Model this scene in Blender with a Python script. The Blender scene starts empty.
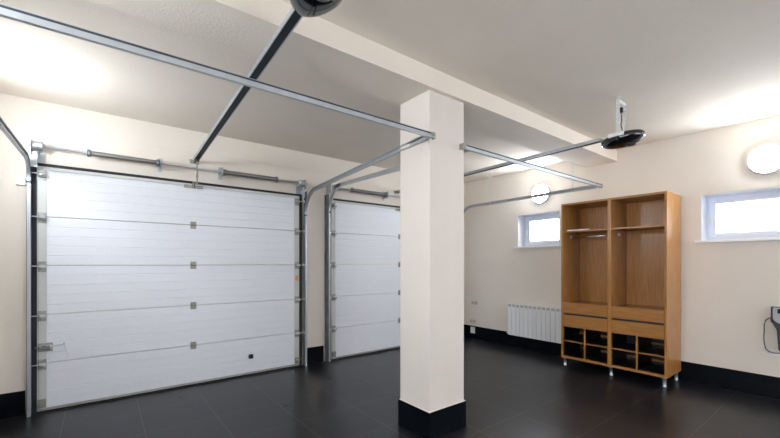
import bpy, bmesh, math, random
from mathutils import Vector, Matrix
PI = math.pi
random.seed(4)
C = bpy.context.scene.collection
S = bpy.context.scene

# ------------------------------------------------------------------ camera
cd = bpy.data.cameras.new('camera'); cam = bpy.data.objects.new('camera', cd); C.objects.link(cam)
cam.location = (0, 0, 1.45)
cam.rotation_euler = (PI/2, 0, -(PI/2 - math.atan(481/373)))
cd.sensor_width = 36; cd.lens = 373/780*36; cd.shift_y = 44/780; cd.clip_start = 0.02
S.camera = cam

# ------------------------------------------------------------------ world, exposure
w = bpy.data.worlds.new('daylight'); S.world = w; w.use_nodes = True
bg = w.node_tree.nodes['Background']
bg.inputs[0].default_value = (0.97, 0.97, 0.98, 1); bg.inputs[1].default_value = 5.5
S.view_settings.view_transform = 'Standard'; S.view_settings.look = 'None'
S.view_settings.gamma = 1; S.view_settings.use_curve_mapping = False
S.view_settings.exposure = 0.65
S.cycles.use_denoising = True
S.cycles.max_bounces = 12; S.cycles.diffuse_bounces = 8
LAMP = 80.0          # strength of the round wall lamps

# ------------------------------------------------------------------ room sizes
XL, XR, YF, YB, H = -0.85, 5.72, -4.6, 4.965, 3.03

# ------------------------------------------------------------------ materials
def mat(name, col, rough=.5, metal=0, spec=.5, coat=0):
    m = bpy.data.materials.new(name); m.use_nodes = True
    b = m.node_tree.nodes['Principled BSDF']
    b.inputs['Base Color'].default_value = (*col, 1); b.inputs['Roughness'].default_value = rough
    b.inputs['Metallic'].default_value = metal; b.inputs['Specular IOR Level'].default_value = spec
    b.inputs['Coat Weight'].default_value = coat
    return m
def N(m, t, **k):
    n = m.node_tree.nodes.new(t)
    for a, v in k.items(): setattr(n, a, v)
    return n
def L(m, a, b): m.node_tree.links.new(a, b)
def bsdf(m): return m.node_tree.nodes['Principled BSDF']
def noisy(m, scale, c1, c2, stretch=(1,1,1), bump=0, bscale=None, detail=4, rough=None):
    tc = N(m, 'ShaderNodeTexCoord'); mp = N(m, 'ShaderNodeMapping'); mp.inputs['Scale'].default_value = stretch
    L(m, tc.outputs['Object'], mp.inputs[0])
    n = N(m, 'ShaderNodeTexNoise'); n.inputs['Scale'].default_value = scale; n.inputs['Detail'].default_value = detail
    L(m, mp.outputs[0], n.inputs['Vector'])
    r = N(m, 'ShaderNodeValToRGB'); r.color_ramp.elements[0].position = .3; r.color_ramp.elements[1].position = .7
    r.color_ramp.elements[0].color = (*c1, 1); r.color_ramp.elements[1].color = (*c2, 1)
    L(m, n.outputs['Fac'], r.inputs[0]); L(m, r.outputs[0], bsdf(m).inputs['Base Color'])
    if bump:
        n2 = N(m, 'ShaderNodeTexNoise'); n2.inputs['Scale'].default_value = bscale or scale*4; n2.inputs['Detail'].default_value = 3
        L(m, mp.outputs[0], n2.inputs['Vector'])
        b = N(m, 'ShaderNodeBump'); b.inputs['Strength'].default_value = bump; b.inputs['Distance'].default_value = .003
        L(m, n2.outputs['Fac'], b.inputs['Height']); L(m, b.outputs[0], bsdf(m).inputs['Normal'])
    return m

M = {}
M['wall'] = noisy(mat('wall_cream', (.8,.7,.57), .75), 1.6, (.785,.72,.64), (.82,.755,.675), (1,1,.5), .25, 60)
M['pillar'] = noisy(mat('pillar_cream', (.8,.7,.57), .75), 5, (.715,.655,.59), (.735,.675,.61), (1,1,.6), .25, 60)
M['ceil'] = noisy(mat('ceiling_paint', (.7,.66,.6), .85), 2.2, (.755,.68,.59), (.79,.715,.625), (1,1,1), .7, 75)
M['door'] = noisy(mat('door_white', (.8,.82,.87), .42), 30, (.79,.81,.87), (.81,.83,.89), (1,1,1), .05, 300)
M['cap'] = mat('end_cap_grey', (.60,.61,.59), .5, .05)
M['galv'] = noisy(mat('galvanised_steel', (.5,.52,.54), .42, .75), 14, (.46,.485,.51), (.52,.545,.57), (1,1,.4))
M['galv_dark'] = noisy(mat('galvanised_steel_dull', (.2,.21,.22), .5, .7), 14, (.16,.18,.20), (.28,.30,.31), (1,1,.4))
M['spring'] = mat('spring_steel', (.30,.29,.285), .4, .85)
M['slotshade'] = mat('slot_shade_dark', (.018,.024,.034), .5)  # shade colour for the slot of the crossbars
M['bracket'] = noisy(mat('bracket_zinc', (.5,.5,.44), .45, .5), 40, (.26,.26,.23), (.42,.42,.385))
M['hingegrey'] = mat('hinge_grey', (.30,.30,.27), .5, .4)
M['chrome'] = mat('chrome', (.7,.7,.72), .15, 1)
M['brushed'] = mat('brushed_metal', (.55,.57,.6), .35, .7)
M['rubber'] = mat('black_rubber', (.008,.010,.014), .6)
M['sealgrey'] = mat('bottom_rail_aluminium', (.40,.38,.36), .45, .5)
M['blackgloss'] = mat('black_gloss_plastic', (.004,.005,.008), .12, 0, .6, .5)
M['black'] = mat('black_matt', (.006,.008,.012), .55)
M['pvc'] = mat('white_pvc', (.78,.83,.93), .3)
M['sill'] = mat('white_sill', (.85,.86,.88), .3)
M['white'] = mat('white_plastic', (.82,.82,.80), .4)
M['cream'] = mat('cream_plastic', (.66,.60,.50), .4)
M['rad'] = mat('radiator_enamel', (.88,.89,.90), .3)
M['radgrille'] = mat('radiator_grille', (.50,.51,.49), .4)
M['orange'] = mat('orange_sticker', (.75,.32,.16), .5)
M['blue'] = mat('blue_sticker', (.10,.18,.45), .5)
M['cable'] = mat('brown_cable', (.07,.045,.03), .5)
M['grey'] = mat('grey_plastic', (.48,.49,.51), .35)
M['darkgrey'] = mat('dark_grey_plastic', (.035,.038,.045), .35)
M['screen'] = mat('dark_screen', (.03,.035,.05), .1)
M['strap'] = mat('white_perforated_strap', (.72,.73,.72), .45, .2)
M['tilebase'] = noisy(mat('skirting_tile_black', (.01,.012,.016), .3, 0, .1), 8, (.002,.003,.005), (.004,.006,.009))
M['voidblack'] = mat('interior_black', (.005,.006,.009), .4)

# floor tiles
def floor_mat():
    m = mat('floor_tile_black', (.02,.02,.022), .3, 0, .4)
    tc = N(m, 'ShaderNodeTexCoord'); sx = N(m, 'ShaderNodeSeparateXYZ'); L(m, tc.outputs['Object'], sx.inputs[0])
    outs = []
    for ax, off in (('X', .300), ('Y', .925)):
        a = N(m, 'ShaderNodeMath', operation='SUBTRACT'); L(m, sx.outputs[ax], a.inputs[0]); a.inputs[1].default_value = off
        p = N(m, 'ShaderNodeMath', operation='PINGPONG'); L(m, a.outputs[0], p.inputs[0]); p.inputs[1].default_value = .285
        l = N(m, 'ShaderNodeMath', operation='LESS_THAN'); L(m, p.outputs[0], l.inputs[0]); l.inputs[1].default_value = .003
        outs.append(l)
    mx = N(m, 'ShaderNodeMath', operation='MAXIMUM'); L(m, outs[0].outputs[0], mx.inputs[0]); L(m, outs[1].outputs[0], mx.inputs[1])
    n = N(m, 'ShaderNodeTexNoise'); n.inputs['Scale'].default_value = 5; n.inputs['Detail'].default_value = 8
    mp = N(m, 'ShaderNodeMapping'); mp.inputs['Scale'].default_value = (1, 3, 1); L(m, tc.outputs['Object'], mp.inputs[0]); L(m, mp.outputs[0], n.inputs['Vector'])
    r = N(m, 'ShaderNodeValToRGB'); r.color_ramp.elements[0].color = (.006,.0065,.009,1); r.color_ramp.elements[1].color = (.015,.0155,.019,1)
    r.color_ramp.elements[0].position = .3; r.color_ramp.elements[1].position = .7
    L(m, n.outputs['Fac'], r.inputs[0])
    mix = N(m, 'ShaderNodeMix', data_type='RGBA'); L(m, mx.outputs[0], mix.inputs['Factor']); L(m, r.outputs[0], mix.inputs[6])
    mix.inputs[7].default_value = (.075,.073,.072,1)
    L(m, mix.outputs[2], bsdf(m).inputs['Base Color'])
    rr = N(m, 'ShaderNodeMapRange'); rr.inputs[3].default_value = .24; rr.inputs[4].default_value = .36
    L(m, n.outputs['Fac'], rr.inputs[0]); L(m, rr.outputs[0], bsdf(m).inputs['Roughness'])
    n2 = N(m, 'ShaderNodeTexNoise'); n2.inputs['Scale'].default_value = 25; L(m, tc.outputs['Object'], n2.inputs['Vector'])
    b = N(m, 'ShaderNodeBump'); b.inputs['Strength'].default_value = .12; b.inputs['Distance'].default_value = .004
    L(m, n2.outputs['Fac'], b.inputs['Height']); L(m, b.outputs[0], bsdf(m).inputs['Normal'])
    return m
M['floor'] = floor_mat()

def wood(name, c1, c2, stretch, rough=.26):
    m = mat(name, c1, rough)
    tc = N(m, 'ShaderNodeTexCoord'); mp = N(m, 'ShaderNodeMapping'); mp.inputs['Scale'].default_value = stretch
    L(m, tc.outputs['Object'], mp.inputs[0])
    n = N(m, 'ShaderNodeTexNoise'); n.inputs['Scale'].default_value = 9; n.inputs['Detail'].default_value = 7; n.inputs['Distortion'].default_value = .35
    L(m, mp.outputs[0], n.inputs['Vector'])
    r = N(m, 'ShaderNodeValToRGB'); r.color_ramp.elements[0].position = .32; r.color_ramp.elements[1].position = .68
    r.color_ramp.elements[0].color = (*c1, 1); r.color_ramp.elements[1].color = (*c2, 1)
    L(m, n.outputs['Fac'], r.inputs[0]); L(m, r.outputs[0], bsdf(m).inputs['Base Color'])
    b = N(m, 'ShaderNodeBump'); b.inputs['Strength'].default_value = .15; b.inputs['Distance'].default_value = .001
    L(m, n.outputs['Fac'], b.inputs['Height']); L(m, b.outputs[0], bsdf(m).inputs['Normal'])
    return m
M['oak'] = wood('oak_veneer_upright', (.36,.158,.038), (.46,.218,.064), (6,6,.5))
M['oakh'] = wood('oak_veneer_lying', (.34,.150,.036), (.425,.200,.058), (6,.5,6))

def emis(name, col, st):
    m = bpy.data.materials.new(name); m.use_nodes = True; b = bsdf(m)
    b.inputs['Base Color'].default_value = (.9,.9,.9,1); b.inputs['Emission Color'].default_value = (*col, 1)
    b.inputs['Emission Strength'].default_value = st; return m
M['lamp'] = emis('lamp_diffuser', (.85, .925, 1.0), LAMP)
def glass_mat():
    m = bpy.data.materials.new('window_glass'); m.use_nodes = True; b = bsdf(m)
    nt = m.node_tree; out = [n for n in nt.nodes if n.type == 'OUTPUT_MATERIAL'][0]; nt.nodes.remove(b)
    tr = N(m, 'ShaderNodeBsdfTransparent'); tr.inputs[0].default_value = (.95,.97,1,1)
    gl = N(m, 'ShaderNodeBsdfGlossy'); gl.inputs['Roughness'].default_value = .02
    fr = N(m, 'ShaderNodeFresnel'); mx = N(m, 'ShaderNodeMixShader')
    L(m, fr.outputs[0], mx.inputs[0]); L(m, tr.outputs[0], mx.inputs[1]); L(m, gl.outputs[0], mx.inputs[2]); L(m, mx.outputs[0], out.inputs[0])
    return m
M['glass'] = glass_mat()

# ------------------------------------------------------------------ mesh helper
class MB:
    def __init__(s): s.bm = bmesh.new()
    def box(s, x0, x1, y0, y1, z0, z1, bev=0):
        x0, x1 = sorted((x0, x1)); y0, y1 = sorted((y0, y1)); z0, z1 = sorted((z0, z1))
        t = bmesh.new()
        r = bmesh.ops.create_cube(t, size=1)
        bmesh.ops.scale(t, vec=(x1-x0, y1-y0, z1-z0), verts=t.verts)
        bmesh.ops.translate(t, vec=((x0+x1)/2, (y0+y1)/2, (z0+z1)/2), verts=t.verts)
        if bev: bmesh.ops.bevel(t, geom=t.edges[:], offset=bev, segments=2, profile=.7, affect='EDGES')
        s.add(t); return s
    def add(s, t, mtx=None):
        if mtx is not None: bmesh.ops.transform(t, matrix=mtx, verts=t.verts)
        me = bpy.data.meshes.new('t'); t.to_mesh(me); t.free(); s.bm.from_mesh(me); bpy.data.meshes.remove(me)
    def sweep(s, prof, p0, p1, up=(0,0,1)):
        """extrude a closed 2-D outline (side, up) from p0 to p1"""
        p0, p1 = Vector(p0), Vector(p1); d = (p1-p0).normalized(); up = Vector(up)
        side = d.cross(up).normalized(); u = side.cross(d).normalized()
        t = bmesh.new(); a = [t.verts.new(p0+side*x+u*y) for x, y in prof]; b = [t.verts.new(p1+side*x+u*y) for x, y in prof]
        n = len(prof)
        for i in range(n): t.faces.new((a[i], a[(i+1)%n], b[(i+1)%n], b[i]))
        t.faces.new(a[::-1]); t.faces.new(b)
        bmesh.ops.recalc_face_normals(t, faces=t.faces); s.add(t); return s
    def path(s, prof, pts, side):
        """outline carried along a path lying in a plane; side = the constant sideways direction"""
        t = bmesh.new(); side = Vector(side).normalized(); rows = []
        P = [Vector(p) for p in pts]
        for i, p in enumerate(P):
            d = ((P[min(i+1, len(P)-1)]-p).normalized() + (p-P[max(i-1, 0)]).normalized()).normalized()
            u = side.cross(d).normalized()
            rows.append([t.verts.new(p+side*x+u*y) for x, y in prof])
        n = len(prof)
        for a, b in zip(rows, rows[1:]):
            for i in range(n): t.faces.new((a[i], a[(i+1)%n], b[(i+1)%n], b[i]))
        t.faces.new(rows[0][::-1]); t.faces.new(rows[-1])
        bmesh.ops.recalc_face_normals(t, faces=t.faces); s.add(t); return s
    def tube(s, pts, r, n=8):
        P = [Vector(p) for p in pts]; t = bmesh.new(); rows = []
        for i, p in enumerate(P):
            d = ((P[min(i+1, len(P)-1)]-p).normalized() + (p-P[max(i-1, 0)]).normalized())
            d = d.normalized() if d.length > 1e-6 else Vector((0,0,1))
            ref = Vector((0,0,1)) if abs(d.z) < .9 else Vector((1,0,0))
            a = d.cross(ref).normalized(); b = a.cross(d).normalized()
            rows.append([t.verts.new(p+(a*math.cos(k*2*PI/n)+b*math.sin(k*2*PI/n))*r) for k in range(n)])
        for a, b in zip(rows, rows[1:]):
            for i in range(n): t.faces.new((a[i], a[(i+1)%n], b[(i+1)%n], b[i]))
        t.faces.new(rows[0][::-1]); t.faces.new(rows[-1])
        bmesh.ops.recalc_face_normals(t, faces=t.faces)
        for f in t.faces: f.smooth = len(f.verts) == 4
        s.add(t); return s
    def lathe(s, prof, origin, axis, n=32, smooth=True):
        """prof = (distance along axis, radius)"""
        o = Vector(origin); ax = Vector(axis).normalized(); ref = Vector((0,0,1)) if abs(ax.z) < .9 else Vector((1,0,0))
        a = ax.cross(ref).normalized(); b = a.cross(ax).normalized(); t = bmesh.new(); rows = []
        for h, r in prof:
            if r < 1e-6: rows.append([t.verts.new(o+ax*h)])
            else: rows.append([t.verts.new(o+ax*h+(a*math.cos(k*2*PI/n)+b*math.sin(k*2*PI/n))*r) for k in range(n)])
        for p, q in zip(rows, rows[1:]):
            for i in range(n):
                if len(p) == 1 and len(q) == 1: continue
                if len(p) == 1: f = t.faces.new((p[0], q[i], q[(i+1)%n]))
                elif len(q) == 1: f = t.faces.new((p[i], p[(i+1)%n], q[0]))
                else: f = t.faces.new((p[i], p[(i+1)%n], q[(i+1)%n], q[i]))
                f.smooth = smooth
        if len(rows[0]) > 1: t.faces.new(rows[0])
        if len(rows[-1]) > 1: t.faces.new(rows[-1])
        bmesh.ops.recalc_face_normals(t, faces=t.faces); s.add(t); return s
    def build(s, name, m, parent=None, loc=None, wld=False):
        me = bpy.data.meshes.new(name)
        if loc is not None: bmesh.ops.translate(s.bm, vec=-Vector(loc), verts=s.bm.verts)
        s.bm.to_mesh(me); s.bm.free(); me.materials.append(M[m])
        o = bpy.data.objects.new(name, me); C.objects.link(o)
        if loc is not None: o.location = loc
        if parent: o.parent = parent
        return o
def tag(o, label=None, cat=None, group=None, kind=None):
    if label: o['label'] = label
    if cat: o['category'] = cat
    if group: o['group'] = group
    if kind: o['kind'] = kind
    return o
def thing(name, label, cat, loc=(0,0,0), group=None):
    o = bpy.data.objects.new(name, None); C.objects.link(o); o.location = loc; o.empty_display_size = .05
    return tag(o, label, cat, group)
def struct(mb, name, m): return tag(mb.build(name, m), kind='structure')
def rel(root, mb, name, m):
    """mesh given in world coordinates, parented under root (which may itself be a part of a thing)"""
    r = root; off = Vector((0,0,0))
    while r is not None: off += r.location; r = r.parent
    bmesh.ops.translate(mb.bm, vec=-off, verts=mb.bm.verts)
    return mb.build(name, m, root)
def dup(root, loc, label, group=None):
    r = root.copy(); C.objects.link(r); r.location = loc; r['label'] = label
    if group: r['group'] = group
    def rec(a, b):
        for ch in list(a.children):
            c = ch.copy(); C.objects.link(c); c.parent = b; rec(ch, c)
    rec(root, r); return r

# ================================================================== structure
T = .30
struct(MB().box(XL-T, XR+T, YF-T, YB+T, -.2, 0), 'floor', 'floor')
struct(MB().box(XL-T, XR+T, YF-T, YB+T, H, H+.2), 'ceiling', 'ceil')
struct(MB().box(XL, XR, 2.175, 2.600, 2.87, H), 'trim_1', 'ceil')            # the beam under the ceiling
struct(MB().box(XL-T, XR+T, YB, YB+T, 0, H), 'wall_back', 'wall')
W4 = (-1.2, 1.9, 1.0, 2.35)       # unseen fill-light window added in the left wall beside the camera: y0 y1 z0 z1
struct(MB().box(XL-T, XL, YF-T, YB, 0, W4[2]).box(XL-T, XL, YF-T, YB, W4[3], H).box(XL-T, XL, YF-T, W4[0], W4[2], W4[3]).box(XL-T, XL, W4[1], YB, W4[2], W4[3]), 'wall_left', 'wall')
f = MB()
for a_, b_ in ((W4[0], W4[0]+.06), (.3, .38), (W4[1]-.06, W4[1])): f.box(XL-.2, XL-.13, a_, b_, W4[2], W4[3])
f.box(XL-.2, XL-.13, W4[0], W4[1], W4[2], W4[2]+.06).box(XL-.2, XL-.13, W4[0], W4[1], W4[3]-.06, W4[3])
w4 = struct(f, 'fill_window_4', 'pvc')
MB().box(XL-.17, XL-.164, W4[0]+.02, W4[1]-.02, W4[2]+.02, W4[3]-.02).build('pane', 'glass', w4)
W3 = (0.0, 5.2, .8, 2.6)        # wide unseen window added behind the camera for fill light: x0 x1 z0 z1
struct(MB().box(XL-T, XR+T, YF-T, YF, 0, W3[2]).box(XL-T, XR+T, YF-T, YF, W3[3], H).box(XL-T, W3[0], YF-T, YF, W3[2], W3[3]).box(W3[1], XR+T, YF-T, YF, W3[2], W3[3]), 'wall_front', 'wall')
f = MB()
for a_, b_ in ((W3[0], W3[0]+.07), (2.5, 2.6), (W3[1]-.07, W3[1])): f.box(a_, b_, YF-.2, YF-.13, W3[2], W3[3])
f.box(W3[0], W3[1], YF-.2, YF-.13, W3[2], W3[2]+.07).box(W3[0], W3[1], YF-.2, YF-.13, W3[3]-.07, W3[3])
w3 = struct(f, 'fill_window_3', 'pvc')
MB().box(W3[0]+.02, W3[1]-.02, YF-.17, YF-.164, W3[2]+.02, W3[3]-.02).build('pane', 'glass', w3)
W1 = (3.015, 3.756, 1.735, 2.275)      # y0 y1 z0 z1
W2 = (0.40, 1.257, 1.72, 2.265)
mb = MB()
mb.box(XR, XR+T, YF, W2[0], 0, H)
mb.box(XR, XR+T, W2[1], W1[0], 0, H)
mb.box(XR, XR+T, W1[1], YB, 0, H)
for w_ in (W1, W2):
    mb.box(XR, XR+T, w_[0], w_[1], 0, w_[2]); mb.box(XR, XR+T, w_[0], w_[1], w_[3], H)
struct(mb, 'wall_right', 'wall')
# slightly proud upper plaster bands
struct(MB().box(XR-.004, XR, YF, YB, 2.276, H), 'trim_2', 'wall')
struct(MB().box(XL, XR, YB-.004, YB, 2.775, H), 'trim_3', 'wall')
BH, BT = .23, .012
struct(MB().box(XR-BT, XR, YF, YB, 0, BH), 'baseboard_right', 'tilebase')
struct(MB().box(XL, XL+BT, YF, YB, 0, BH), 'baseboard_left', 'tilebase')
struct(MB().box(XL, -.57, YB-BT, YB, 0, BH).box(2.33, 2.60, YB-BT, YB, 0, BH).box(5.50, XR, YB-BT, YB, 0, BH), 'baseboard_back', 'tilebase')
struct(MB().box(XL, XR, YF, YF+BT, 0, BH), 'baseboard_front', 'tilebase')

def window(name, y0, y1, z0, z1):
    X = XR+.215
    f = MB(); a = .045
    for b in ((y0, y0+a, z0, z1), (y1-a, y1, z0, z1), (y0+a, y1-a, z0, z0+a), (y0+a, y1-a, z1-a, z1)): f.box(X, X+.07, *b, .004)
    root = struct(f, name, 'pvc')
    s = MB(); c = .055; y0 += a-.005; y1 -= a-.005; z0 += a-.005; z1 -= a-.005
    for b in ((y0, y0+c, z0, z1), (y1-c, y1, z0, z1), (y0+c, y1-c, z0, z0+c), (y0+c, y1-c, z1-c, z1)): s.box(X-.015, X+.05, *b, .006)
    sash = s.build('sash', 'pvc', root)
    MB().box(X+.015, X+.021, y0+c, y1-c, z0+c, z1-c).build('pane', 'glass', root)
    h = MB(); zc = (z0+z1)/2; yh = y1-.028
    h.box(X-.022, X-.015, yh-.014, yh+.014, zc-.035, zc+.035, .002).box(X-.05, X-.022, yh-.008, yh+.008, zc-.008, zc+.008, .002).box(X-.055, X-.04, yh-.009, yh+.009, zc-.11, zc+.01, .004)
    h.build('window_handle', 'white', root)
    return root
wa = window('window_1', *W1); wb = window('window_2', *W2)
for r, w_ in ((wa, W1), (wb, W2)):
    MB().box(XR-.045, XR+.21, w_[0]-.055, w_[1]+.055, w_[2]-.028, w_[2]-.001, .006).build('window_sill', 'sill', r)
    x0, x1 = XR, XR+.215    # white reveal lining
    l = MB(); e = .006
    l.box(x0, x1, w_[0], w_[0]+e, w_[2], w_[3]).box(x0, x1, w_[1]-e, w_[1], w_[2], w_[3]).box(x0, x1, w_[0]+e, w_[1]-e, w_[3]-e, w_[3])
    l.build('reveal', 'pvc', r)

# ================================================================== pillar
CX0, CX1, CY0, CY1 = 2.125, 2.545, 2.213, 2.590
p = thing('pillar', 'square cream plastered pillar with black tiled foot, in the middle of the room', 'pillar', (CX0, CY0, 0))
rel(p, MB().box(CX0, CX1, CY0, CY1, 0, 2.869, .004), 'shaft', 'pillar')
b = MB()
b.box(CX0-.013, CX1+.013, CY0-.013, CY0, 0, .228).box(CX0-.013, CX1+.013, CY1, CY1+.013, 0, .228)
b.box(CX0-.013, CX0, CY0, CY1, 0, .228).box(CX1, CX1+.013, CY0, CY1, 0, .228)
tag(rel(p, b, 'skirting', 'tilebase'), 'black tiled foot')
b = MB(); b.box(CX0-.012, CX1+.012, CY0-.012, CY0, .228, .233).box(CX0-.012, CX0, CY0, CY1, .228, .233).box(CX1, CX1+.012, CY0, CY1, .228, .233)
rel(p, b, 'skirting_edge', 'pillar')

# ================================================================== sectional garage doors
DY = 4.930
ZT = [.035, .475, .947, 1.425, 1.900, 2.375]
def garage_door(name, x0, x1, hinge_x, latch):
    root = thing(name, None, None, ((x0+x1)/2, DY, 0)); del_keys = [k for k in root.keys()]
    tag(root, kind='structure')
    capw = .07
    for i in range(5):
        z0, z1 = ZT[i]+.003, ZT[i+1]-.003
        m = MB(); n = 5; t = (z1-z0)/n
        # one ribbed board: closed outline in (y, z) swept along x
        pts = [(DY+.034, z0), (DY+.004, z0)]
        for k in range(n):
            a, b_ = z0+k*t, z0+(k+1)*t
            pts += [(DY, a+.003), (DY, b_-.005)]
            if k < n-1: pts += [(DY+.0034, b_-.0025), (DY+.0034, b_)]
        pts += [(DY+.004, z1), (DY+.034, z1)]
        bm = bmesh.new(); A = [bm.verts.new((x0+capw, y, z)) for y, z in pts]; B = [bm.verts.new((x1-capw, y, z)) for y, z in pts]
        for k in range(len(pts)): bm.faces.new((A[k], A[(k+1)%len(pts)], B[(k+1)%len(pts)], B[k]))
        bm.faces.new(A[::-1]); bm.faces.new(B); bmesh.ops.recalc_face_normals(bm, faces=bm.faces); m.add(bm)
        pn = rel(root, m, 'door_panel', 'door')
        for xa, xb in ((x0, x0+capw), (x1-capw, x1)):
            rel(pn, MB().box(xa, xb, DY-.003, DY+.034, z0, z1, .002), 'end_cap', 'cap')
    # middle hinges
    for z in ZT[1:5]:
        h = MB().box(hinge_x-.03, hinge_x+.03, DY-.008, DY, z-.045, z+.04, .003)
        h.tube([(hinge_x-.03, DY-.012, z), (hinge_x+.03, DY-.012, z)], .008)
        rel(root, h, 'hinge', 'hingegrey')
    # roller carriers at both edges
    for sx, xe, in ((1, x0), (-1, x1)):
        for j, z in enumerate(ZT[1:5]+[2.315]):
            h = MB(); a, b_ = xe+sx*.004, xe+sx*.068
            h.tube([(a+sx*.006, DY-.036, z-.012), (b_-sx*.004, DY-.036, z-.012)], .021, 14)
            h.box(a+sx*.006, b_-sx*.012, DY-.040, DY-.008, z-.034, z+.006, .003)
            h.tube([(xe+sx*.05, DY-.043, z-.005), (xe-sx*.052, DY-.043, z-.005)], .0055)
            c_ = rel(root, h, 'roller_carrier', 'brushed')
            rel(c_, MB().box(a, b_, DY-.008, DY-.003, z-.062, z+.040, .002), 'carrier_plate', 'bracket')
            rel(c_, MB().lathe([(0, .006), (.001, .021), (.016, .021), (.017, .006)], (xe-sx*.058, DY-.043, z-.005), (sx, 0, 0), 16), 'roller', 'white')
        rel(root, MB().box(xe+sx*.004, xe+sx*.066, DY-.03, DY-.003, .05, .13, .004).box(xe+sx*.012, xe+sx*.05, DY-.045, DY-.03, .06, .1, .003), 'cable_anchor', 'hingegrey')
    rel(root, MB().box(x0, x1, DY-.012, DY+.036, .016, .037, .003).box(x0, x1, DY-.016, DY-.010, .020, .028), 'bottom_rail', 'sealgrey')
    rel(root, MB().box(x0, x1, DY-.006, DY+.03, .0005, .016), 'bottom_seal', 'rubber')
    rel(root, MB().box(x0, x1, DY-.006, DY+.034, 2.373, 2.388).box(x0, x1, DY-.014, DY-.006, 2.355, 2.373), 'top_rail', 'cap')
    rel(root, MB().box(x0-.005, x1+.04, DY-.012, DY+.035, 2.389, 2.416), 'top_seal', 'rubber')
    for xa in (x0-.043, x1+.002):
        rel(root, MB().box(xa, xa+.041, DY-.004, DY+.035, 0.001, 2.389), 'side_seal', 'rubber')
    # bracket that the opener pulls on
    hx = hinge_x
    h = MB().box(hx-.10, hx+.10, DY-.016, DY-.007, 2.335, 2.372, .002).box(hx-.012, hx-.006, DY-.07, DY-.012, 2.33, 2.40).box(hx+.006, hx+.012, DY-.07, DY-.012, 2.33, 2.40)
    rel(root, h, 'opener_bracket', 'bracket')
    return root
d1 = garage_door('door_1', -.486, 2.205, .868, True)
d2 = garage_door('door_2', 2.715, 5.395, 4.030, False)
# slide bolt with pull wire, lock knob, sticker on the near door
sb = MB().box(-.482, -.372, DY-.014, DY-.003, .590, .672, .003)
bolt = rel(d1, sb, 'slide_bolt', 'bracket')
rel(bolt, MB().box(-.455, -.385, DY-.04, DY-.014, .612, .656, .006), 'bolt_housing', 'chrome')
rel(bolt, MB().tube([(-.50, DY-.028, .635), (-.29, DY-.028, .643)], .007).tube([(-.29, DY-.028, .643), (-.285, DY-.028, .662)], .006), 'bolt_rod', 'brushed')
arc = [(-.37+.0, DY-.006, .60)] + [(-.33+.075*math.cos(a), DY-.006, .53+.05*math.sin(a)) for a in [PI+.1+k*(PI)/8 for k in range(9)]] + [(-.285, DY-.012, .635)]
rel(bolt, MB().tube(arc, .0018, 6), 'pull_wire', 'cap')
kn = MB().box(1.508, 1.562, DY-.034, DY-.001, .215, .268, .010); rel(d1, kn, 'lock_knob', 'black')
rel(d1, MB().box(2.148, 2.192, DY-.0045, DY-.003, 1.205, 1.275), 'sticker', 'orange')

# ================================================================== tracks
def c_prof(w=.024, h=.052, t=.004, s=1):
    """c-channel outline: web on one side, open to the other"""
    h /= 2; p = [(0,-h), (w,-h), (w,-h+.010), (w-t,-h+.010), (w-t,-h+t), (t,-h+t), (t,h-t), (w-t,h-t), (w-t,h-.010), (w,h-.010), (w,h), (0,h)]
    return [(x*s, y) for x, y in p]
TY = DY-.045
def arcpts(x, R, ztop, n=10):
    return [(x, TY-R+R*math.cos(a), ztop-R+R*math.sin(a)) for a in [k*PI/2/n for k in range(n+1)]]
def track(name, label, x, s, xe, ye, ze, R, ztop, hangers=(), upper=None):
    root = thing(name, label, 'track', (x, TY, 0), 'garage door side tracks')
    # vertical part then curve (web at x, open towards the door = s)
    pr = c_prof(s=1)
    vert = [(x, TY, .0), (x, TY, 1.0), (x, TY, ztop-R-.02)]
    rel(root, MB().path([(s*a, b_) for a, b_ in c_prof()], [Vector(p) for p in vert], (1, 0, 0)), 'vertical_rail', 'galv')
    m = MB(); cp = arcpts(x, R, ztop); m.path([(s*a, b_) for a, b_ in c_prof()], cp, (1, 0, 0)); rel(root, m, 'curved_rail', 'galv')
    # horizontal part
    a = Vector(cp[-1]); e = Vector((xe, ye, ze))
    m = MB(); m.path([(s*u, v) for u, v in c_prof(.026, .050)], [a, e], (1, 0, 0))
    rel(root, m, 'horizontal_rail', 'galv')
    # wall angle carrying the vertical rail
    xo = x - s*.004
    g = MB().box(xo, xo+s*.004, TY-.022, YB-.001, .001, 2.46).box(xo, xo-s*.014, YB-.006, YB-.001, .001, 2.46)
    rel(root, g, 'wall_angle', 'galv_dark')
    if upper:
        m = MB(); m.path([(s*u, v) for u, v in c_prof(.026, .050)], [(x, TY-.115, ztop), a], (1, 0, 0)); rel(root, m, 'rail_extension', 'galv')
    for (hx, hy, hz) in hangers:
        ht = 2.87 if hy < 2.6 else H
        h = MB().box(hx-.002, hx+.002, hy-.012, hy+.012, hz, ht-.001).box(hx-.02, hx+.02, hy-.012, hy+.012, ht-.004, ht-.0005)
        rel(root, h, 'hanger', 'strap')
    return root
track('garage_door_track', 'left side steel track of the near garage door, curving out of frame at far left', -.548, 1, -.60, 2.21, 2.44, .20, 2.425)
track('garage_door_track', 'right side steel track of the near garage door, ending at the pillar corner', 2.292, -1, 2.110, 2.215, 2.478, .32, 2.45)
track('garage_door_track', 'steel track along the left side of the far garage door, passing behind the pillar', 2.640, 1, 2.600, 2.225, 2.480, .34, 2.545, (), True)
track('garage_door_track', 'right side steel track of the far garage door, hung from two white straps', 5.470, -1, 5.20, 2.225, 2.466, .36, 2.505, ((5.40, 4.10, 2.50), (5.245, 2.575, 2.47)))
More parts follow.
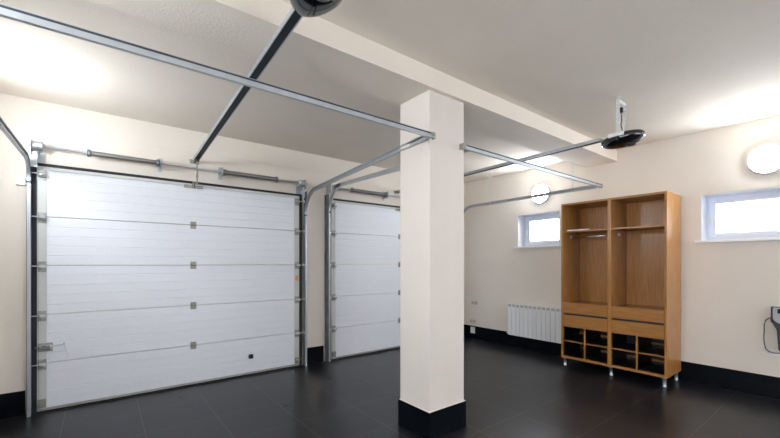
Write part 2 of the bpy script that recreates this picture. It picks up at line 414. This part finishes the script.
def crossbar(label, x0, x1, y, z, ends):
    root = thing('track_crossbar', label, 'crossbar', ((x0+x1)/2, y, z), 'rear crossbars joining the door tracks')
    pr = [(0,-.021), (.022,-.021), (.022,.021), (0,.021), (0,.0185), (.0195,.0185), (.0195,-.0185), (.0025,-.0185), (.0025,.0075), (0,.0075)]
    bm = bmesh.new(); A = [bm.verts.new((x0, y-.022+a, z+b_)) for a, b_ in pr]; B = [bm.verts.new((x1, y-.022+a, z+b_)) for a, b_ in pr]
    for k in range(10): bm.faces.new((A[k], A[(k+1)%10], B[(k+1)%10], B[k]))
    bm.faces.new(A[::-1]); bm.faces.new(B); bmesh.ops.recalc_face_normals(bm, faces=bm.faces); m = MB(); m.add(bm)
    bar = rel(root, m, 'angle_bar', 'galv')
    tag(rel(bar, MB().box(x0+.02, x1-.02, y-.0222, y-.016, z+.0078, z+.0183), 'slot_shade_strip', 'slotshade'), 'shade in the slot of the bar, made as a dark strip')  # near-black strip stands in for the shade inside the channel
    for s_, xx in ends:
        k = MB().box(xx-.022, xx+.022, y-.026, y-.022, z-.024, z+.024, .001).box(xx-s_*.022, xx-s_*.019, y-.026, y+.018, z-.024, z+.024).box(xx-.02, xx+.02, y-.022, y+.018, z+.021, z+.024)
        k.lathe([(0, .007), (.006, .007)], (xx, y-.026, z), (0, -1, 0), 6)
        rel(root, k, 'corner_bracket', 'bracket')
    return root
crossbar('long steel crossbar running from upper left to the pillar corner, nearest the camera', -.555, 2.105, 2.18, 2.478, ((1, -.53), (-1, 2.115)))
crossbar('steel crossbar between the pillar and the right wall, above the small window', 2.510, 5.205, 2.190, 2.466, ((1, 2.503), (-1, 5.20)))

# ================================================================== torsion spring assemblies
def torsion(label, x0, x1, springs, brackets, drums):
    z, y = 2.562, 4.850
    root = thing('torsion_spring_assembly', label, 'spring assembly', ((x0+x1)/2, y, z), 'torsion spring assemblies above the doors')
    rel(root, MB().tube([(x0, y, z), (x1, y, z)], .0125, 12), 'shaft', 'brushed')
    for a, b_ in springs:
        n = int(abs(b_-a)/.009); pr = [(0, .013)]
        for k in range(n): h = k*abs(b_-a)/n; pr += [(h+.001, .0235), (h+.0045, .0285), (h+.008, .0235)]
        pr += [(abs(b_-a), .013)]
        sp = rel(root, MB().lathe(pr, (a, y, z), (1 if b_ > a else -1, 0, 0), 14), 'spring', 'spring')
        for c_ in (a, b_):
            rel(sp, MB().lathe([(-.02, .03), (-.014, .037), (.006, .037), (.018, .024), (.03, .022)], (c_, y, z), (1 if c_ == a else -1, 0, 0) if b_ > a else (1 if c_ == b_ else -1, 0, 0), 16), 'spring_cone', 'galv_dark')
    for bx in brackets:
        k = MB().box(bx-.003, bx+.003, y-.035, YB-.005, z-.05, z+.055, .001).box(bx-.02, bx+.02, YB-.010, YB-.005, z-.075, z+.075).lathe([(-.012, .022), (.012, .022)], (bx, y, z), (1, 0, 0), 16)
        rel(root, k, 'bearing_bracket', 'galv')
    for s_, dx in drums:
        pr = [(-.040, .02), (-.040, .046), (-.034, .050), (-.030, .042)]
        for k in range(5): pr += [(-.026+k*.011, .040), (-.021+k*.011, .043)]
        pr += [(.032, .046), (.036, .030), (.050, .022), (.050, .013)]
        dr = rel(root, MB().lathe(pr, (dx, y, z), (s_, 0, 0), 24), 'cable_drum', 'galv')
        rel(dr, MB().tube([(dx, y-.042, z), (dx, y-.042, z-.1), (dx+s_*.0, DY-.045, .1)], .0016, 5), 'lift_cable', 'galv_dark')
        e = dx-s_*.050
        k = MB().box(e-.003, e+.003, y-.035, YB-.001, z-.09, z+.05, .001)
        k.box(dx-.034, dx+.034, YB-.012, YB-.007, 2.42, z-.03)
        k.box(e-.003, e+s_*.045, y-.004, y, 2.36, z-.055)
        rel(root, k, 'end_plate', 'galv')
    return root
torsion('torsion springs on a steel shaft above the near garage door', -.53, 2.30, ((-.09, .50), (1.845, 1.20)), (.532, 1.172), ((1, -.470), (-1, 2.205)))
torsion('torsion springs on a steel shaft above the far garage door', 2.65, 5.46, ((3.03, 3.655), (5.02, 4.43)), (3.70, 4.38), ((1, 2.705), (-1, 5.40)))

# ================================================================== garage door openers
def opener(label, rail_a, rail_b, head_c, tilt, straps, cord_drop, cable):
    a, b_ = Vector(rail_a), Vector(rail_b)
    root = thing('garage_door_opener', label, 'garage door opener', tuple(a), 'ceiling garage door openers')
    pr = [(-.031,-.016), (-.025,-.016), (-.025,.012), (.025,.012), (.025,-.016), (.031,-.016), (.031,.016), (-.031,.016)]
    r = rel(root, MB().sweep(pr, a, b_), 'rail', 'galv')
    d = (b_-a).normalized()
    rel(r, MB().sweep([(-.0245,-.013), (.0245,-.013), (.0245,.010), (-.0245,.010)], a+d*.05, b_-d*.02), 'drive_belt', 'rubber')
    k = MB().box(a.x-.05, a.x+.05, YB-.012, YB-.005, a.z-.03, a.z+.02, .001).box(a.x-.026, a.x-.022, a.y-.03, YB-.006, a.z-.022, a.z+.014).box(a.x+.022, a.x+.026, a.y-.03, YB-.006, a.z-.022, a.z+.014)
    k.tube([(a.x-.045, a.y, a.z-.01), (a.x+.045, a.y, a.z-.01)], .006)
    rel(root, k, 'wall_bracket', 'bracket')
    # trolley and arm
    t = MB().box(a.x-.012, a.x+.012, a.y-.13, a.y-.06, a.z-.04, a.z-.012, .003)
    tr = rel(root, t, 'trolley', 'black')
    rel(tr, MB().box(a.x-.006, a.x+.006, a.y-.10, a.y-.075, 2.36, a.z-.03).box(a.x-.009, a.x+.009, a.y-.104, a.y-.071, 2.44, 2.47), 'pull_arm', 'bracket')
    if cord_drop:
        cx = a.x-.005
        co = rel(tr, MB().tube([(cx, a.y-.12, a.z-.03), (cx, a.y-.12, cord_drop)], .0018, 6), 'release_cord', 'cap')
        rel(co, MB().lathe([(0,.003), (-.005,.007), (-.03,.008), (-.035,.004)], (cx, a.y-.12, cord_drop), (0,0,1), 10), 'cord_handle', 'hingegrey')
    # head: a flattened pebble
    L_, W_, H_ = .190, .135, .082
    bm = bmesh.new(); bmesh.ops.create_uvsphere(bm, u_segments=40, v_segments=20, radius=1)
    for v in bm.verts:
        x, y, z = v.co
        s_ = 1.0 - .22*max(0, y)
        e = .82
        z2 = math.copysign(abs(z)**.8, z)
        v.co = (x*W_*s_, y*L_, (z2*H_ if z < 0 else z2*H_*.60))
    for f in bm.faces: f.smooth = True
    hd = MB(); hd.add(bm, Matrix.Translation(head_c) @ Matrix.Rotation(tilt, 4, 'X'))
    head = rel(root, hd, 'motor_head', 'blackgloss')
    hx, hy, hz = head_c
    rel(head, MB().lathe([(0, .05), (.010, .048), (.016, .038), (.018, 0)], (hx+.0, hy-.07, hz-.068), (0, 0, -1), 24), 'courtesy_light', 'darkgrey')
    rel(head, MB().box(hx-.140, hx-.112, hy-.06, hy+.075, hz-.004, hz+.030, .004), 'side_plate', 'white')
    rel(head, MB().box(hx-.11, hx+.08, hy-.03, hy+.03, hz+.046, hz+.052).box(hx-.03, hx+.03, hy+.0, hy+.17, hz+.03, hz+.046), 'mounting_plate', 'strap')
    for sx in straps:
        m = MB(); x0 = hx+sx
        # perforated strap made as a ladder of webs
        z0, z1 = hz+.046, H-.001; m.box(x0-.0015, x0+.0015, hy-.014, hy-.006, z0, z1).box(x0-.0015, x0+.0015, hy+.006, hy+.014, z0, z1)
        n = int((z1-z0)/.025)
        for i in range(n+1): zz = z0+(z1-z0)*i/n; m.box(x0-.0015, x0+.0015, hy-.006, hy+.006, max(z0, zz-.007), min(z1, zz+.007))
        m.box(x0-.022, x0+.022, hy-.014, hy+.014, H-.005, H-.001)
        rel(root, m, 'ceiling_strap', 'strap')
    rel(root, MB().box(hx+straps[0], hx+straps[1], hy-.012, hy-.009, H-.06, H-.03), 'strap_brace', 'strap')
    if cable:
        x0 = hx-.005
        pts = [(x0, hy, hz+.02), (x0+.015, hy+.0, hz+.07), (x0-.03, hy, hz+.12), (x0-.012, hy, hz+.17), (x0-.02, hy, hz+.22), (x0-.02, hy, hz+.25)]
        cb = rel(root, MB().tube(pts, .004, 6), 'power_cable', 'darkgrey')
        rel(cb, MB().box(x0-.036, x0-.004, hy-.014, hy+.014, hz+.245, hz+.29, .005), 'plug', 'black')
    return root
opener('black door opener cut by the top edge, its rail running to the near door', (.885, 4.880, 2.665), (.85, 1.87, 2.826), (.83, 1.66, 2.795), math.radians(-3), (-.07, .07), 2.50, False)
opener('black ceiling garage door opener hung on white straps, with a rail to the far door', (3.985, 4.880, 2.660), (3.985, 1.66, 2.690), (3.975, 1.47, 2.650), math.radians(-4), (-.10, .060), 2.50, True)

# ================================================================== round wall lamps
def lamp(loc, label, nx):
    root = thing('wall_lamp', label, 'lamp', loc, 'round glowing wall lamps')
    R = .165
    MB().lathe([(0, R-.01), (0, R), (.03, R), (.036, R-.012), (.036, R-.03), (0, R-.03)], (0,0,0), (nx,0,0), 48).build('rim', 'pvc', root)
    pr = [(.02, R-.016)] + [(.02+.055*math.sin(a), (R-.016)*math.cos(a)) for a in [k*PI/2/8 for k in range(1, 8)]] + [(.075, 0)]
    MB().lathe(pr, (0,0,0), (nx,0,0), 48).build('diffuser', 'lamp', root)
    return root
l1 = lamp((XR-.001, 3.325, 2.585), 'small round glowing wall lamp above the small window, seen behind the track', -1)
dup(l1, (XR-.001, .69, 2.575), 'large round glowing wall lamp at the right edge of the photo')
l2 = lamp((XL+.001, 4.05, 2.50), 'round glowing lamp on the left wall, outside the left edge of the photo', 1)
dup(l2, (XL+.001, 1.95, 2.52), 'unseen round fill lamp added on the left wall beside the camera')  # added out of view to brighten the ceiling near the camera
dup(l1, (XR-.001, -1.7, 2.58), 'unseen round fill lamp added on the right wall behind the camera')  # out-of-view lamp added to even out the room light

# ================================================================== wardrobe
wx0, wx1, wy0, wy1, wz0, wz1 = 5.175, 5.690, 1.444, 2.700, .112, 2.285
wd = thing('open_wardrobe', 'tall open oak wardrobe with two bays, drawers and shoe cubbies on metal legs', 'wardrobe', ((wx0+wx1)/2, (wy0+wy1)/2, 0))
t = .026; ym = 2.066
rel(wd, MB().box(wx0, wx1, wy0, wy0+t, wz0, wz1, .0015), 'side_panel', 'oak')
rel(wd, MB().box(wx0, wx1, wy1-t, wy1, wz0, wz1, .0015), 'side_panel', 'oak')
rel(wd, MB().box(wx0, wx1-.012, ym-.021, ym+.021, wz0+t, wz1-t, .0015), 'divider', 'oak')
rel(wd, MB().box(wx0, wx1, wy0+t, wy1-t, wz1-t, wz1, .0015), 'top_panel', 'oakh')
rel(wd, MB().box(wx0, wx1, wy0+t, wy1-t, wz0, wz0+t+.006, .0015), 'bottom_panel', 'oakh')
rel(wd, MB().box(wx1-.012, wx1-.004, wy0+t, wy1-t, wz0+t+.006, wz1-t), 'back_panel', 'oak')
bays = ((wy0+t, ym-.021), (ym+.021, wy1-t))
for bi, (a, b_) in enumerate(bays):
    rel(wd, MB().box(wx0+.012, wx1-.012, a, b_, 1.880, 1.900, .0015), 'shelf', 'oakh')
    rel(wd, MB().box(wx0+.004, wx1-.012, a, b_, .872, .890, .001), 'drawer_top', 'oakh')
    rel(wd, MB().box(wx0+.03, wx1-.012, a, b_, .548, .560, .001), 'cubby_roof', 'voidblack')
    for z0, z1 in ((.748, .898), (.558, .722)):
        dr = rel(wd, MB().box(wx0-.002, wx0+.018, a+.003, b_-.003, z0, z1, .0015), 'drawer', 'oakh')
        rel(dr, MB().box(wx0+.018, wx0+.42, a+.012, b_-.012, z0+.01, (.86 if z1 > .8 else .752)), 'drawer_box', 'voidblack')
    yd = (a+b_)/2
    rel(wd, MB().box(wx0+.004, wx1-.02, yd-.007, yd+.007, wz0+t+.006, .556, .001), 'cubby_divider', 'oak')
    for ya, yb in ((a, yd-.007), (yd+.007, b_)):
        rel(wd, MB().box(wx0+.004, wx1-.02, ya, yb, .348, .362, .001), 'cubby_shelf', 'oakh')
        for (z0, z1) in ((wz0+t+.007, .347), (.363, .547)):
            # dark lining inside each cubby
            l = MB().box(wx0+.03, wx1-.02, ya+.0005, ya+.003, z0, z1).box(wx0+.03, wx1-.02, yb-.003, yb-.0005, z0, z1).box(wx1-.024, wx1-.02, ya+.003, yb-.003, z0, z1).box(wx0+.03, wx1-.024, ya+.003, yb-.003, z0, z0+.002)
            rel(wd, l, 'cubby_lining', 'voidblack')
            if not (bi == 0 and yb == b_ and z0 > .3):
                zz = z0+.048
                tag(rel(wd, MB().box(wx1-.040, wx1-.025, ya+.004, yb-.004, zz-.013, zz+.013, .002), 'back_rail', 'oakh'), 'oak strip across the dark back of a cubby')
a, b_ = bays[1]
rr = rel(wd, MB().tube([(5.40, a+.002, 1.822), (5.40, b_-.002, 1.822)], .0125, 12), 'hanging_rail', 'chrome')
for yy, s_ in ((a, 1), (b_, -1)):
    rel(wd, MB().lathe([(0, .022), (.008, .022), (.012, .016), (.02, .016)], (5.40, yy, 1.822), (0, s_, 0), 16), 'rail_socket', 'brushed')
rel(wd, MB().lathe([(0, .022), (.008, .022), (.012, .016), (.02, .016)], (5.40, bays[0][1], 1.822), (0, -1, 0), 16), 'rail_socket', 'brushed')
for yy in (wy0+.035, ym-.01, wy1-.04):
    for xx in (wx0+.035, wx1-.06):
        rel(wd, MB().lathe([(0, .021), (.006, .023), (.010, .019), (.10, .019), (.102, .028), (wz0-.0005, .028)], (xx, yy, 0.0005), (0,0,1), 20), 'leg', 'brushed')
st = MB().box(wx0+.022, wx0+.075, 2.345, 2.630, 1.9005, 1.915, .004)
o = st.build('loose_strip', 'white', None, (wx0+.05, 2.49, 1.9005)); tag(o, 'narrow white strip lying on the upper left shelf of the oak wardrobe', 'strip')

# ================================================================== radiator
ry0, ry1, rz0, rz1 = 2.79, 3.885, .200, .745
rd = thing('radiator', 'white ribbed wall radiator below the small window, left of the wardrobe', 'radiator', (5.65, (ry0+ry1)/2, rz0))
n = 14; pt = (ry1-ry0)/n
for i in range(n):
    y0 = ry0+i*pt
    m = MB().box(5.612, 5.624, y0+.003, y0+pt-.003, rz0+.004, rz1-.055, .004).box(5.624, 5.690, y0+pt/2-.010, y0+pt/2+.010, rz0+.006, rz1-.06, .003)
    m.box(5.616, 5.692, y0+.006, y0+pt-.006, rz1-.05, rz1-.046)
    rel(rd, m, 'radiator_section', 'rad')
g = MB().box(5.612, 5.696, ry0, ry1, rz1-.008, rz1, .002)
rel(rd, g, 'top_cover', 'rad')
g = MB().box(5.618, 5.622, ry0+.002, ry1-.002, rz1-.055, rz1-.008)
gr = rel(rd, g, 'top_grille', 'radgrille')
for i in range(n+1): rel(gr, MB().box(5.612, 5.618, ry0+i*pt-.006 if i else ry0, ry0+i*pt+.006 if i < n else ry1, rz1-.055, rz1-.008), 'grille_bar', 'rad')
rel(rd, MB().tube([(5.655, ry0, rz1-.06), (5.655, ry1-.004, rz1-.06)], .014).tube([(5.655, ry0, rz0+.03), (5.655, ry1+.02, rz0+.03), (5.655, ry1+.035, rz0+.03)], .012), 'manifold', 'rad')
rel(rd, MB().tube([(5.655, ry1+.03, rz0+.03), (5.655, ry1+.05, rz0+.03), (5.706, ry1+.05, rz0+.03)], .008).box(5.70, 5.707, ry1+.03, ry1+.07, rz0+.01, rz0+.05, .002), 'pipe', 'white')

# ================================================================== sockets and wall boxes
def socket(label, y, z, wy, hz, m, double, x=XR):
    root = thing('wall_socket', label, 'socket', (x, y, z))
    MB().box(-.010, -.0005, -wy/2, wy/2, -hz/2, hz/2, .003).build('face_plate', m, root)
    for k in ((-1, 1) if double else (0,)):
        MB().lathe([(0, .024), (.004, .024), (.004, .019), (.001, .019), (.001, 0)], (-.010, k*wy/4, 0), (-1, 0, 0), 20).build('outlet', 'radgrille' if m == 'cream' else m, root)
    return root
socket('cream double socket plate on the right wall beside the pillar, highest of three', 4.705, .680, .150, .072, 'cream', True)
socket('cream double socket plate just above the black skirting beside the pillar', 4.740, .318, .150, .072, 'cream', True)
socket('white socket box mounted on the black skirting beside the pillar', 4.735, .150, .105, .120, 'white', False, XR-BT)
jb = thing('junction_box', 'small white box on the wall left of the near garage door track', 'junction box', (-.60, YB, 2.225))
MB().box(-.035, .035, -.03, -.001, -.035, .035, .004).build('housing', 'white', jb)
MB().box(-.028, .028, -.033, -.030, -.028, .028, .001).build('cover', 'white', jb)

# ================================================================== charging unit on the right wall
ch = thing('wall_charger', 'grey and black handheld charging unit on the right wall at the right edge', 'charger', (XR, .585, .49))
def w(y0, y1, z0, z1, x0, x1, b=.008): return MB().box(x0, x1, y0, y1, z0, z1, b)
rel(ch, w(.440, .657, .815, .985, 5.66, 5.719), 'back_shell', 'darkgrey')
m = MB(); bm = bmesh.new()
pts = [(.640, .978), (.640, .850), (.600, .812), (.455, .800), (.455, .978)]
A = [bm.verts.new((5.640, y, z)) for y, z in pts]; B = [bm.verts.new((5.672, y, z)) for y, z in pts]
bm.faces.new(A); bm.faces.new(B[::-1])
for k in range(5): bm.faces.new((A[k], B[k], B[(k+1)%5], A[(k+1)%5]))
bmesh.ops.recalc_face_normals(bm, faces=bm.faces); bmesh.ops.bevel(bm, geom=bm.edges[:], offset=.006, segments=2, affect='EDGES'); m.add(bm)
fc = rel(ch, m, 'front_cover', 'grey')
rel(fc, w(.475, .605, .918, .968, 5.636, 5.641, .002), 'display', 'screen')
rel(fc, w(.560, .585, .870, .890, 5.635, 5.641, .002), 'button', 'darkgrey')
m = MB(); bm = bmesh.new()
pts = [(.655, .83), (.612, .74), (.600, .52), (.480, .52), (.470, .83)]
A = [bm.verts.new((5.652, y, z)) for y, z in pts]; B = [bm.verts.new((5.715, y, z)) for y, z in pts]
bm.faces.new(A); bm.faces.new(B[::-1])
for k in range(5): bm.faces.new((A[k], B[k], B[(k+1)%5], A[(k+1)%5]))
bmesh.ops.recalc_face_normals(bm, faces=bm.faces); bmesh.ops.bevel(bm, geom=bm.edges[:], offset=.008, segments=2, affect='EDGES'); m.add(bm)
rel(ch, m, 'handle', 'darkgrey')
ctl = [(.645, .86), (.675, .855), (.70, .83), (.712, .78), (.712, .70), (.715, .64), (.712, .58), (.700, .52), (.675, .495), (.64, .485), (.60, .49), (.56, .505), (.53, .53)]
rel(ch, MB().tube([(5.70, y, z) for y, z in ctl], .0045, 8), 'charging_cable', 'cable')
cl = MB().box(5.705, 5.7195, .40, .735, .455, .472, .002).box(5.712, 5.7195, .43, .690, .490, .530, .003)
rel(ch, cl, 'wall_ledge', 'white')
